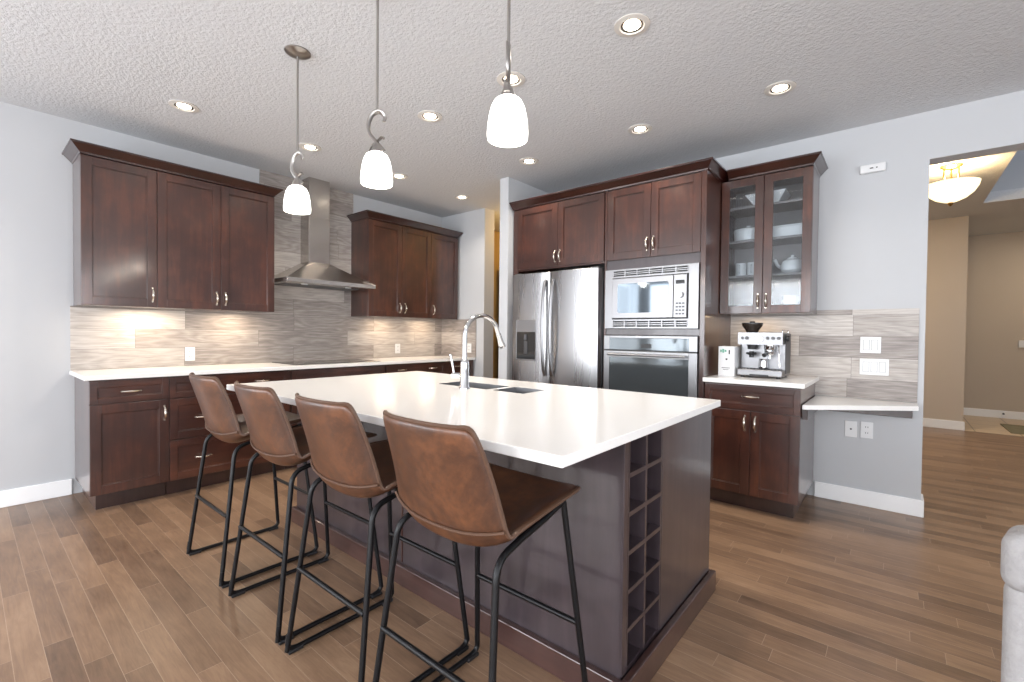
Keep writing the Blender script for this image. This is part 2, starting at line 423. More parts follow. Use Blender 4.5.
def cabinet(kind, name, label, a0, a1, z0, z1, b1, fronts, group=None, toe=0, b0=.011, wood='wood', ends=(0, 0)):
    """fronts: (type, a0, a1, z0, z1, [(pull a, pull z, vertical)])"""
    P = mapper(kind); am = (a0+a1)/2
    t = thing(name, label, 'cabinet', P(am, b1/2, z0), group)
    obj('body', carcass(P, a0+.001, a1-.001, z0, z1, b1, b0, toe, ends=ends), wood, t, bev=.0015)
    if toe: obj('toe_kick', box(P(a0+.002+ends[0], b1-.090, z0), P(a1-.002-ends[1], b1-.072, z0+toe-.0005)), 'toe', t)
    for f in fronts:
        typ, fa, fb, za, zb, pulls = f
        g = .0018
        hm = 'wood_hy' if kind == 'hood' else 'wood_hx'
        st = .058 if typ == 'door' else .038 if zb-za < .2 else .05
        d = obj('door' if typ == 'door' else 'drawer', shaker(P, fa+g, fb-g, za+g, zb-g, b1, st=st), wood if typ == 'door' else hm, t, bev=.0016)
        for pa, pz, vert in pulls: obj('handle', pull(P, pa, pz, b1+.020, vert), 'nickel', d, smooth=True)
    return t
def crown(P, a0, a1, b0, b1, z0, z1, oa0, oa1, ob, name, label, mtl='crown'):
    mb = MB(); rings = []
    for s, z in ((0.02, z0), (.10, z0+.012), (.18, z0+.014), (.85, z1-.014), (1, z1-.012), (1, z1)):
        rings.append([P(a0-oa0*s, b0, z), P(a0-oa0*s, b1+ob*s, z), P(a1+oa1*s, b1+ob*s, z), P(a1+oa1*s, b0, z)])
    mb.loft(rings)
    return tag(obj(name, mb, mtl, bev=.001), label, 'moulding')

UP0, UP1 = 1.387, 2.4195
# upper cabinets, hood wall, left group
cabinet('hood', 'upper_cabinet', 'dark cherry single door upper cabinet, leftmost on the hood wall', -3.648, -3.222, UP0, UP1, .33,
        [('door', -3.648, -3.222, UP0, UP1-.005, [(-3.252, 1.479, True)])], 'upper cabinets on the hood wall')
cabinet('hood', 'upper_cabinet', 'dark cherry double door upper cabinet just left of the range hood', -3.222, -2.367, UP0, UP1, .33,
        [('door', -3.222, -2.794, UP0, UP1-.005, [(-2.828, 1.479, True)]), ('door', -2.794, -2.367, UP0, UP1-.005, [(-2.762, 1.479, True)])], 'upper cabinets on the hood wall')
crown(mapper('hood'), -3.648, -2.367, 0.001, .352, 2.42, 2.487, .055, .052, .055, 'crown_moulding', 'dark red crown moulding over the cabinets left of the range hood', 'crown')
# right group
cabinet('hood', 'upper_cabinet', 'dark cherry double door upper cabinet just right of the range hood', -1.410, -.557, UP0, UP1, .33,
        [('door', -1.410, -.978, UP0, UP1-.005, [(-1.006, 1.489, True)]), ('door', -.978, -.557, UP0, UP1-.005, [(-.937, 1.489, True)])], 'upper cabinets on the hood wall')
cabinet('hood', 'upper_cabinet', 'dark cherry single door upper cabinet next to the white return wall', -.557, -.116, UP0, UP1, .33,
        [('door', -.557, -.116, UP0, UP1-.005, [(-.516, 1.489, True)])], 'upper cabinets on the hood wall')
crown(mapper('hood'), -1.410, -.116, 0.001, .352, 2.42, 2.487, .055, .03, .055, 'crown_moulding', 'dark red crown moulding over the cabinets right of the range hood', 'crown')

# base cabinets, hood wall
CT = .884
cabinet('hood', 'base_cabinet', 'dark cherry base cabinet with one drawer over one door, left end of the run', -3.645, -3.214, 0, CT, .60,
        [('drawer', -3.645, -3.214, .722, .872, [(-3.43, .797, False)]), ('door', -3.645, -3.214, .118, .718, [(-3.243, .622, True)])], 'base cabinets under the hood wall counter', toe=.115, ends=(.04, 0))
cabinet('hood', 'drawer_base', 'dark cherry cabinet of three wide drawers behind the left bar stools', -3.214, -2.355, 0, CT, .60,
        [('drawer', -3.214, -2.355, .722, .872, [(-3.0, .805, False), (-2.577, .805, False)]), ('drawer', -3.214, -2.355, .42, .718, [(-3.0, .565, False), (-2.577, .565, False)]),
         ('drawer', -3.214, -2.355, .118, .416, [(-3.0, .265, False), (-2.577, .265, False)])], 'base cabinets under the hood wall counter', toe=.115)
cabinet('hood', 'base_cabinet', 'wide dark cherry base cabinet under the black cooktop', -2.355, -1.366, 0, CT, .60,
        [('drawer', -2.335, -1.386, .722, .872, []), ('door', -2.335, -1.86, .118, .718, []), ('door', -1.86, -1.386, .118, .718, [])], 'base cabinets under the hood wall counter', toe=.115)
cabinet('hood', 'base_cabinet', 'dark cherry wide drawer cabinet with two pulls right of the cooktop', -1.366, -.557, 0, CT, .60,
        [('drawer', -1.366, -.557, .722, .872, [(-1.173, .816, False), (-.749, .816, False)]), ('door', -1.366, -.96, .118, .718, []), ('door', -.96, -.557, .118, .718, [])], 'base cabinets under the hood wall counter', toe=.115)
cabinet('hood', 'base_cabinet', 'narrow dark cherry base cabinet at the far corner by the return wall', -.557, -.078, 0, CT, .60,
        [('drawer', -.557, -.10, .722, .872, [(-.35, .818, False)]), ('door', -.557, -.10, .118, .718, [])], 'base cabinets under the hood wall counter', toe=.115)
tag(obj('countertop', box((0.0105, -3.672, CT), (.645, -.086, .914)), 'quartz', bev=.003), 'long white quartz countertop along the hood wall', 'countertop')

# fridge wall
TF = .68
cabinet('fr', 'tall_end_panel', 'narrow dark wood filler strip between fridge and partition wall', 1.735, 1.80, 0, UP1, TF, [], None)
cabinet('fr', 'upper_cabinet', 'dark brown double door cabinet above the refrigerator', 1.80, 2.750, 1.82, UP1, TF,
        [('door', 1.80, 2.270, 1.835, 2.415, [(2.247, 1.925, True)]), ('door', 2.270, 2.742, 1.835, 2.415, [(2.300, 1.925, True)])], 'cabinets of the tall appliance wall')
P = mapper('fr')
t = thing('oven_tower', 'tall dark brown cabinet tower holding the microwave and wall oven', 'cabinet', (3.16, -.34, 0), 'cabinets of the tall appliance wall')
obj('side_panel', box(P(3.535, .0005, 0), P(3.572, TF+.02, UP1)), 'wood', t, bev=.002)
obj('side_panel', box(P(2.750, .0005, 0), P(2.768, TF+.02, UP1)), 'wood', t, bev=.002)
for z0, z1 in ((.10, .45), (1.215, 1.265), (1.752, 1.829)): obj('rail', box(P(2.769, .051, z0), P(3.534, TF+.012, z1)), 'island', t, bev=.0015)
obj('back_panel', box(P(2.769, .02, .10), P(3.534, .05, 1.829)), 'interior_wood', t)
obj('body', box(P(2.769, .02, 1.83), P(3.534, TF-.001, UP1)), 'wood', t)
for a, b, pa in ((2.768, 3.150, 3.122), (3.150, 3.535, 3.176)):
    d = obj('door', shaker(P, a+.002, b-.002, 1.833, 2.413, TF), 'wood', t, bev=.0016); obj('handle', pull(P, pa, 1.937, TF+.02, True), 'nickel', d, smooth=True)
d = obj('drawer', shaker(P, 2.772, 3.532, .12, .44, TF+.013, t=.02), 'wood_hx', t, bev=.0016)
obj('toe_kick', box(P(2.769, .02, 0), P(3.534, TF-.07, .10)), 'toe', t)
# crown over tall group
crown(P, 1.735, 3.572, .001, TF+.02, 2.42, 2.487, .0, .052, .052, 'crown_moulding', 'dark red crown moulding over the refrigerator and oven tower', 'crown')

# glass door display cabinet
ga, gb = 3.576, 4.180
t = thing('display_cabinet', 'dark wood wall cabinet with two glass doors and dishes inside', 'cabinet', (3.88, -.17, UP0))
mb = MB(); mb.box(P(ga, .0105, UP0), P(ga+.018, .33, UP1)).box(P(gb-.018, .0105, UP0), P(gb, .33, UP1))
mb.box(P(ga+.018, .0105, UP0), P(gb-.018, .33, UP0+.02)).box(P(ga+.018, .0105, UP1-.02), P(gb-.018, .33, UP1))
obj('body', mb, 'wood', t, bev=.0015)
obj('back_panel', box(P(ga+.018, .0105, UP0+.02), P(gb-.018, .018, UP1-.02)), 'cabin', t)
for z in (2.214, 1.955, 1.685): obj('shelf', box(P(ga+.019, .0185, z-.018), P(gb-.019, .30, z)), 'cabin', t, bev=.001)
for a, b, pa in ((ga, 3.874, 3.846), (3.874, gb, 3.900)):
    d = obj('door', shaker(P, a+.002, b-.002, UP0+.002, UP1-.007, .33, glass=True), 'wood', t, bev=.0016)
    obj('glass_pane', box(P(a+.058, .338, UP0+.058), P(b-.058, .342, UP1-.063)), 'ribbed', d)
    obj('handle', pull(P, pa, 1.479, .35, True), 'nickel', d, smooth=True)
crown(P, ga+.05, gb, .001, .352, 2.42, 2.487, .0, .052, .052, 'crown_moulding', 'dark red crown moulding over the glass door cabinet', 'crown')
# coffee counter base
cabinet('fr', 'base_cabinet', 'dark base cabinet with a drawer and two doors under the espresso machine', 3.576, 4.182, 0, CT, .685,
        [('drawer', 3.580, 4.182, .705, .872, [(3.887, .800, False)]), ('door', 3.580, 3.888, .118, .700, [(3.853, .615, True)]), ('door', 3.888, 4.182, .118, .700, [(3.919, .615, True)])], toe=.115, ends=(0, .04))
tag(obj('countertop', box((3.574, -.732, CT), (4.205, -.0105, .914)), 'quartz', bev=.003), 'small white quartz countertop holding the espresso machine', 'countertop')
# low desk: a corner slab with a diagonal front edge
t = thing('corner_desk', 'low white quartz desk with diagonal front edge below the light switches', 'desk', (4.45, -.02, .67))
pts = [(4.186, -.0105), (4.768, -.0105), (4.768, -.205), (4.215, -.665), (4.186, -.672)]
obj('worktop', MB().loft([[(x, y, .743) for x, y in pts], [(x, y, .773) for x, y in pts]]), 'quartz', t, bev=.003)
obj('wall_rail', box((4.216, -.04, .668), (4.742, -.0165, .7425)), 'toe', t, bev=.002)
obj('cabinet_cleat', box((4.1835, -.655, .675), (4.215, -.045, .7425)), 'toe', t, bev=.002)

# ================================================================== REFRIGERATOR
def fridge():
    t = thing('refrigerator', 'stainless side by side refrigerator with ice dispenser', 'refrigerator', (2.27, -.4, 0))
    x0, x1, z1 = 1.813, 2.737, 1.775
    obj('body', box((x0, -.70, .02), (x1-.0, -.02, 1.75)), 'dark_gray', t, bev=.004)
    def door(a, b, mid=0.014):
        mb = MB(); ring0 = []; n = 8
        front = [(a + (b-a)*i/n, -.765 - .035*(1-(2*i/n-1)**2)**.5*.55 - .012) for i in range(n+1)]
        poly = [(a, -.71)] + front + [(b, -.71)]
        mb.loft([[(x, y, .06) for x, y in poly], [(x, y, z1) for x, y in poly]]); return mb
    L = obj('freezer_door', door(x0, 2.250), 'steel_v', t, smooth=True, bev=.004)
    Rd = obj('refrigerator_door', door(2.258, x1), 'steel_v', t, smooth=True, bev=.004)
    for d, x in ((L, 2.212), (Rd, 2.296)):
        pts = []
        for i in range(17):
            s = i/16; z = .84 + s*.86; b = math.sin(math.pi*s)
            pts.append((x, -.80 - .045*b**.5, z))
        obj('handle', MB().tube(pts, .013, 10, flat=(1.0, 1.15)), 'steel', d, smooth=True)
    D = obj('dispenser', MB().box((1.872, -.802, .965), (1.885, -.780, 1.345)).box((2.105, -.802, .965), (2.118, -.780, 1.345)).box((1.885, -.802, .965), (2.105, -.780, .98)).box((1.885, -.802, 1.232), (2.105, -.780, 1.345)), 'steel', L, bev=.002)
    obj('recess', box((1.885, -.7995, .98), (2.105, -.79, 1.232)), 'black_glass', L)
    obj('paddle', MB().box((1.975, -.806, 1.03), (2.015, -.80, 1.15)).cyl((1.995, -.806, 1.16), .014, .05), 'dark_gray', L, bev=.002)
    for xa in (x0+.01, x1-.09): obj('hinge_cover', box((xa, -.76, z1-.02), (xa+.08, -.66, z1+.012)), 'dark_gray', t, bev=.004)
    obj('kick_grille', box((x0+.01, -.73, .012), (x1-.01, -.70, .058)), 'black', t)
    return t
fridge()

# ================================================================== MICROWAVE
def microwave():
    t = thing('microwave', 'built in stainless microwave with vented trim kit', 'microwave', (3.15, -.55, 1.27))
    Y = -.7; fy = Y-.022
    X0, X1, Z0, Z1 = 2.772, 3.532, 1.268, 1.749
    bx0, bx1, bz0, bz1 = 2.838, 3.461, 1.342, 1.680
    mb = MB()
    mb.box((X0, fy, Z0), (bx0, Y+.007, Z1)).box((bx1, fy, Z0), (X1, Y+.007, Z1))
    for za, zb in ((Z0, bz0), (bz1, Z1)):
        lo, hi = za+.014, zb-.014; mb.box((bx0, fy, za), (bx1, Y+.007, lo)).box((bx0, fy, hi), (bx1, Y+.007, zb))
        w6 = (bx1-bx0)/6
        for i in range(6):
            mb.box((bx0+i*w6, fy, lo), (bx0+i*w6+.011, Y+.007, hi))
            for j in (1, 2): zz = lo+(hi-lo)*j/3; mb.box((bx0+i*w6+.011, fy, zz-.004), (bx0+(i+1)*w6, Y+.007, zz+.004))
        mb.box((bx1-.011, fy, lo), (bx1, Y+.007, hi))
    obj('trim_kit', mb, 'steel', t, bev=.001)
    obj('housing', box((X0+.01, Y+.006, Z0+.01), (X1-.01, -.15, Z1-.01)), 'slot', t)
    b = obj('surround', box((bx0+.001, fy-.004, bz0+.001), (bx1-.001, Y+.005, bz1-.001)), 'black', t)
    d = obj('door', box((bx0+.008, fy-.022, bz0+.008), (3.352, fy-.005, bz1-.008)), 'steel', t, bev=.003)
    # rounded window
    pts = []
    for cx, cz, a0 in ((3.30, 1.61, 0), (2.915, 1.61, 90), (2.915, 1.41, 180), (3.30, 1.41, 270)):
        for k in range(5): a = R(a0+k*22.5); pts.append((cx+.018*math.cos(a), cz+.018*math.sin(a)))
    obj('window', MB().loft([[(x, fy-.0245, z) for x, z in pts], [(x, fy-.018, z) for x, z in pts]]), 'mirror_glass', d)
    c = obj('control_panel', box((3.356, fy-.022, bz0+.008), (bx1-.008, fy-.005, bz1-.008)), 'steel', t, bev=.003)
    obj('display', box((3.372, fy-.024, 1.602), (3.438, fy-.021, 1.630)), 'black_glass', c)
    obj('dial', MB().lathe([(.024, 0), (.024, .008), (.019, .016)], (3.406, fy-.040, 1.52), 20, 'Y'), 'steel', c, smooth=True)
    for i in range(4):
        for j in range(3): obj('button', box((3.374+j*.024, fy-.0245, 1.372+i*.026), (3.391+j*.024, fy-.021, 1.385+i*.026)), 'dark_gray', c)
M['mirror_glass'] = mat('reflective_oven_glass', (.14, .17, .20), .05, .75)
microwave()

# ================================================================== WALL OVEN
def oven():
    t = thing('wall_oven', 'stainless wall oven with black control strip below the microwave', 'oven', (3.15, -.4, .46))
    x0, x1 = 2.772, 3.532; Y = -.7; fy = Y-.03
    obj('housing', box((x0+.01, Y+.006, .47), (x1-.01, -.12, 1.20)), 'slot', t)
    p = obj('control_panel', MB().box((x0, fy, 1.095), (x0+.05, Y+.006, 1.210)).box((x1-.06, fy, 1.095), (x1, Y+.006, 1.210)).box((x0+.05, fy, 1.190), (x1-.06, Y+.006, 1.210)), 'steel', t, bev=.002)
    g = obj('control_glass', box((x0+.05, fy+.003, 1.097), (x1-.06, Y+.006, 1.189)), 'oven_glass', t)
    obj('display', box((3.097, fy+.001, 1.115), (3.182, fy+.004, 1.146)), 'black', g)
    mb = MB().box((x0, fy, .47), (x0+.048, Y+.006, 1.085)).box((x1-.062, fy, .47), (x1, Y+.006, 1.085)).box((x0+.048, fy, .47), (x1-.062, Y+.006, .55)).box((x0+.048, fy, 1.035), (x1-.062, Y+.006, 1.085))
    d = obj('door', mb, 'steel', t, bev=.002)
    obj('window', box((x0+.048, fy+.004, .55), (x1-.062, Y+.006, 1.035)), 'oven_glass', d)
    obj('handle', MB().tube([(2.83, fy-.045, 1.058), (3.46, fy-.045, 1.058)], .011, 12).box((2.84, fy-.045, 1.050), (2.858, fy+.001, 1.066)).box((3.432, fy-.045, 1.050), (3.45, fy+.001, 1.066)), 'steel', d, smooth=True)
    obj('vent_gap', box((x0+.01, fy+.006, 1.0855), (x1-.01, Y+.006, 1.0945)), 'black', t)
M['oven_glass'] = mat('tinted_oven_glass', (.10, .115, .125), .07, .55)
oven()

# ================================================================== RANGE HOOD
def hood():
    t = thing('range_hood', 'stainless chimney range hood over the black cooktop', 'range hood', (.25, -1.873, 1.66))
    y0, y1 = -2.325, -1.42; c0, c1 = -1.972, -1.752; cx = .185
    def rect(xa, xb, ya, yb, z): return [(xa, ya, z), (xb, ya, z), (xb, yb, z), (xa, yb, z)]
    obj('chimney', MB().box((.0105, c0, 1.90), (cx, c1, 2.35)).box((.0105, c0+.003, 2.35), (cx-.003, c1-.003, H-.001)), 'steel_hood', t, bev=.002)
    rings = []
    for s in (0, .25, .5, .75, 1.):
        e = s - .02*math.sin(math.pi*s)
        rings.append(rect(.0105, .50+(cx-.50)*s, y0+(c0-y0)*s, y1+(c1-y1)*s, 1.700+(1.905-1.700)*e))
    obj('canopy', MB().loft(rings), 'steel_hood', t, smooth=True)
    l = obj('lip', box((.0105, y0, 1.662), (.502, y1, 1.700)), 'steel_hood', t, bev=.002)
    for i in range(4): obj('button', MB().cyl((.502, -1.93+i*.03, 1.681), .006, .004, 12, 'X'), 'chrome', l)
    for yy in (-2.1, -1.65):
        obj('lamp', MB().cyl((.36, yy, 1.659), .03, .003), 'white_plastic', l)
    obj('filter', MB().box((.06, y0+.08, 1.657), (.30, -1.88, 1.662)).box((.06, -1.865, 1.657), (.30, y1-.08, 1.662)), 'dark_gray', l)
hood()
t = thing('cooktop', 'black glass cooktop set into the counter under the hood', 'cooktop', (.3, -1.83, .914))
ct = obj('glass_surface', box((.06, -2.27, .9142), (.55, -1.39, .9195)), 'black_glass', t, bev=.002)
for cx_, cy_, r_ in ((.18, -2.06, .09), (.42, -2.06, .075), (.2, -1.83, .10), (.18, -1.6, .075), (.42, -1.6, .09)):
    mb = MB(); rr = []
    for rad in (r_, r_-.004): rr.append([(cx_+rad*math.cos(2*math.pi*k/32), cy_+rad*math.sin(2*math.pi*k/32), .9198) for k in range(32)])
    mb.loft(rr, cap=False); obj('burner_ring', mb, 'dark_gray', t)

# ================================================================== ISLAND
IX0, IX1, IY0, IY1 = 1.72, 3.975, -2.805, -1.895
M['trim_wood'] = wood_mat('espresso_base_trim', srgb(48, 30, 28), srgb(66, 44, 41), srgb(86, 60, 54), horiz=0)
def island():
    t = thing('kitchen_island', 'large dark wood island base with wine cubbies at its end', 'island', ((IX0+IX1)/2, -2.35, 0))
    wy0, wy1 = -2.772, -2.492; bz, tz = .105, .884; dp = .34
    sx0, sx1, sy0, sy1 = 2.42, 3.31, -2.42, -2.02     # hollow for the sink
    mb = MB()
    mb.box((IX0, IY0, 0), (IX1-dp, sy0, tz)).box((IX1-dp, IY0, 0), (IX1, wy0, tz)).box((IX1-dp, wy1, 0), (IX1, IY1, tz)).box((IX1-dp, wy0, 0), (IX1, wy1, bz))
    mb.box((IX0, sy0, 0), (sx0, IY1, tz)).box((sx1, sy0, 0), (IX1-dp, IY1, tz)).box((sx0, sy1, 0), (sx1, IY1, tz)).box((sx0, sy0, 0), (sx1, sy1, .60))
    obj('body', mb, 'island', t)
    obj('end_panel', box((IX1, wy1+.004, .1), (IX1+.006, IY1, tz-.001)), 'island', t, bev=.001)
    obj('corner_post', box((IX1, IY0, .1), (IX1+.006, wy0-.002, tz-.001)), 'island', t, bev=.001)
    for xs in (2.817,): obj('seam_strip', box((xs-.004, IY0-.003, .1), (xs+.004, IY0, tz-.001)), 'wood', t)
    r = MB(); n = 6; h = (tz-bz)/n; g = .0075
    for i in range(1, n): r.box((IX1-dp+.005, wy0+.0005, bz+i*h-g), (IX1+.006, wy1-.0005, bz+i*h+g))
    ym = (wy0+wy1)/2
    for i in range(n): r.box((IX1-dp+.005, ym-g, bz+i*h+(g if i else .0005)), (IX1+.0055, ym+g, bz+(i+1)*h-(g if i < n-1 else .0005)))
    r.box((IX1-dp+.005, wy0+.0005, bz+.0005), (IX1+.0055, wy0+.008, tz-.001)).box((IX1-dp+.005, wy1-.008, bz+.0005), (IX1+.0055, wy1-.0005, tz-.001))
    obj('wine_rack', r, 'island', t)
    tr = MB(); th = .095; e = .026
    tr.box((IX0-e, IY0-e, 0), (IX1+e+.006, IY0, th)).box((IX1+.006, IY0, 0), (IX1+e+.006, IY1+e, th)).box((IX0-e, IY0, 0), (IX0, IY1+e, th)).box((IX0, IY1, 0), (IX1+.006, IY1+e, th))
    obj('base_trim', tr, 'trim_wood', t, bev=.004)
    for a, b in ((1.76, 2.38), (3.34, 3.93)):
        obj('door', shaker(lambda a_, b_, z_: (a_, IY1+b_, z_), a, b, .12, .87, 0), 'wood', t, bev=.0016)
    for a, b in ((2.40, 2.86), (2.87, 3.32)):
        obj('door', shaker(lambda a_, b_, z_: (a_, IY1+b_, z_), a, b, .12, .87, 0), 'wood', t, bev=.0016)
    return t
island()
# top with two sink cut-outs
mb = MB(); xs = [1.745, 2.545, 2.945, 2.985, 3.195, 4.014]; ys = [-3.218, -2.350, -2.150, -1.868]
v = {}
zt, zb = .914, .884
def V(i, j, z):
    if (i, j, z) not in v: v[(i, j, z)] = mb.b.verts.new((xs[i], ys[j], z))
    return v[(i, j, z)]
holes = {(1, 1), (3, 1)}
for i in range(5):
    for j in range(3):
        if (i, j) in holes: continue
        for z in (zt, zb): mb.b.faces.new([V(i, j, z), V(i+1, j, z), V(i+1, j+1, z), V(i, j+1, z)])
        for (di, dj), (p, q) in {(-1, 0): ((i, j), (i, j+1)), (1, 0): ((i+1, j), (i+1, j+1)), (0, -1): ((i, j), (i+1, j)), (0, 1): ((i, j+1), (i+1, j+1))}.items():
            nb = (i+di, j+dj)
            if nb in holes or not (0 <= nb[0] < 5 and 0 <= nb[1] < 3):
                mb.b.faces.new([V(*p, zb), V(*q, zb), V(*q, zt), V(*p, zt)])
tag(obj('island_countertop', mb, 'quartz', bev=.003), 'large white quartz island top with sink cut into it', 'countertop')
t = thing('kitchen_sink', 'stainless double bowl sink set into the island top', 'sink', (2.87, -2.25, .70))
for a, b, dz in ((2.545, 2.945, .70), (2.985, 3.195, .74)):
    m_ = MB(); y0, y1 = -2.350, -2.150; g = .002
    g = -.0008; m_.loft([[(a-g, y0-g, .9142), (b+g, y0-g, .9142), (b+g, y1+g, .9142), (a-g, y1+g, .9142)], [(a+.004, y0+.004, .9142), (b-.004, y0+.004, .9142), (b-.004, y1-.004, .9142), (a+.004, y1-.004, .9142)],
             [(a+.012, y0+.012, dz), (b-.012, y0+.012, dz), (b-.012, y1-.012, dz), (a+.012, y1-.012, dz)]], cap=False)
    m_.b.faces.new([m_.b.verts.new(p) for p in ((a+.012, y0+.012, dz), (b-.012, y0+.012, dz), (b-.012, y1-.012, dz), (a+.012, y1-.012, dz))])
    bo = obj('bowl', m_, 'sink_steel', t); obj('drain', MB().cyl(((a+b)/2, -2.25, dz+.0005), .035, .004), 'chrome', bo, smooth=True)
# faucet
t = thing('faucet', 'tall chrome gooseneck pull down faucet on the island', 'faucet', (2.85, -2.425, .914))
fx, fy_ = 2.85, -2.425
obj('base', MB().lathe([(.030, .9142), (.030, .922), (.024, .930), (.0235, 1.055), (.020, 1.07), (.0135, 1.078)], (fx, fy_, 0), 24), 'chrome', t, smooth=True)
pts = [(fx, fy_, 1.07), (fx, fy_, 1.20)]
n = 16
for i in range(1, n+1):
    a = math.pi*i/n*.90; pts.append((fx, fy_+.135*(1-math.cos(a)), 1.20+.118*math.sin(a)))
last = Vector(pts[-1]); dr = (Vector(pts[-1])-Vector(pts[-2])).normalized(); pts.append(tuple(last+dr*.03))
obj('spout', MB().tube(pts, .0125, 14), 'chrome', t, smooth=True)
e = Vector(pts[-1])
obj('sprayer', MB().tube([e-dr*.01, e+dr*.03, e+dr*.065, e+dr*.08], .016, 16, [.0145, .0165, .0215, .0205]), 'chrome', t, smooth=True)
l = obj('lever_hub', MB().tube([(fx-.02, fy_-.005, .985), (fx-.075, fy_-.018, .985)], .017, 16), 'chrome', t, smooth=True)
obj('lever', MB().tube([(fx-.066, fy_-.016, .992), (fx-.076, fy_-.020, 1.05), (fx-.088, fy_-.024, 1.10)], .007, 10, [.0065, .006, .0075]), 'chrome', t, smooth=True)

# ================================================================== BAR STOOLS
def make_stool():
    t = thing('bar_stool', '', 'bar stool', (0, 0, 0), 'bar stools along the island')
    prof = [(.232, .734, .188, .000, .004), (.205, .728, .210, .012, .0), (.12, .708, .222, .032, .0), (.02, .684, .228, .048, .0), (-.06, .660, .228, .062, .0),
            (-.112, .647, .225, .066, .006), (-.152, .652, .222, .054, .022), (-.178, .692, .217, .028, .036), (-.197, .755, .210, .010, .044), (-.220, .83, .202, .0, .050),
            (-.245, .905, .193, .0, .050), (-.265, .965, .183, .0, .046), (-.273, .992, .170, -.002, .040)]
    cols = 13; rings = []
    for (y, z, w_, lift, fwd) in prof:
        ring = []
        for j in range(cols):
            u = -1+2*j/(cols-1); q = abs(u)**2.6
            ring.append((u*w_, y+fwd*q, z+lift*q))
        rings.append(ring)
    mb = MB(); mb.loft(rings, cap=False, closed=False)
    s = obj('seat', mb, 'leather', t, smooth=True)
    so = s.modifiers.new('solid', 'SOLIDIFY'); so.thickness = .022; so.offset = 0
    sb = s.modifiers.new('sub', 'SUBSURF'); sb.levels = 2; sb.render_levels = 2
    # piping along the rim and across the rear seam
    rim = [rings[i][0] for i in range(len(rings))] + rings[-1][1:-1] + [rings[i][-1] for i in range(len(rings)-1, -1, -1)]
    obj('piping', MB().tube(catmull(rim, 3), .0065, 6), 'piping', s, smooth=True)
    seam = []
    for j in range(cols):
        u = -1+2*j/(cols-1); q = abs(u)**2.6
        seam.append((u*.222, -.194+.038*q, .700+.026*q))
    obj('seam', MB().tube(seam, .004, 6), 'piping', s, smooth=True)
    rt_ = .0098
    def side(sx):
        return [(sx*.150, .10, .668), (sx*.190, -.12, .664), (sx*.205, -.168, .640), (sx*.238, -.232, .020)]
    for sx in (-1, 1):
        rail = [(sx*.180, .168, .706), (sx*.186, .06, .684), (sx*.190, -.06, .664)]
        obj('seat_rail', MB().tube(rail, rt_), 'iron', t, smooth=True)
        rear = smooth_path([(sx*.190, -.055, .665), (sx*.200, -.160, .648), (sx*.243, -.235, .012)], .05)
        obj('leg', MB().tube(rear, rt_), 'iron', t, smooth=True)
        front = [(sx*.182, .165, .715), (sx*.243, .235, .030)]
        obj('leg', MB().tube(front, rt_), 'iron', t, smooth=True)
        run = smooth_path([(sx*.2425, -.229, .075), (sx*.243, -.237, .012), (sx*.243, .237, .012), (sx*.2395, .230, .075)], .05)
        rn = obj('runner', MB().tube(run, rt_), 'iron', t, smooth=True)
        for yy in (-.205, .205): obj('foot_pad', box((sx*.243-.012, yy-.028, 0), (sx*.243+.012, yy+.028, .014)), 'black', rn, bev=.003)
    def legpt(sy, z):
        if sy < 0: f = (z-.012)/(.665-.012); return .243+(.197-.243)*f, -.235+(-.168+.235)*f
        f = (z-.03)/(.715-.03); return .243+(.182-.243)*f, .235+(.165-.235)*f
    for sy in (-1, 1):
        x, y = legpt(sy, .325)
        obj('footrest', MB().tube([(-x, y, .325), (x, y, .325)], .009), 'iron', t, smooth=True)
    x, y = .17, .06
    obj('cross_plate', box((-.17, -.02, .650), (.17, .01, .658)), 'iron', t)
    obj('cross_plate', box((-.15, .10, .676), (.15, .125, .684)), 'iron', t)
    return t
st = make_stool()
ST = [(1.976, 'brown leather bar stool farthest from the camera, leftmost of the row', 0),
      (2.582, 'brown leather bar stool second from the left, beside the leftmost stool', 0),
      (3.150, 'brown leather bar stool third from the left, overlapped by the nearest stool', 0),
      (3.690, 'nearest brown leather bar stool, seat visible at the island corner', 0)]
for i, (x, lb, rz) in enumerate(ST):
    o = st if i == 0 else copy_tree(st)
    o.location = (x, -3.163, 0); o.rotation_euler.z = R(rz); o['label'] = lb

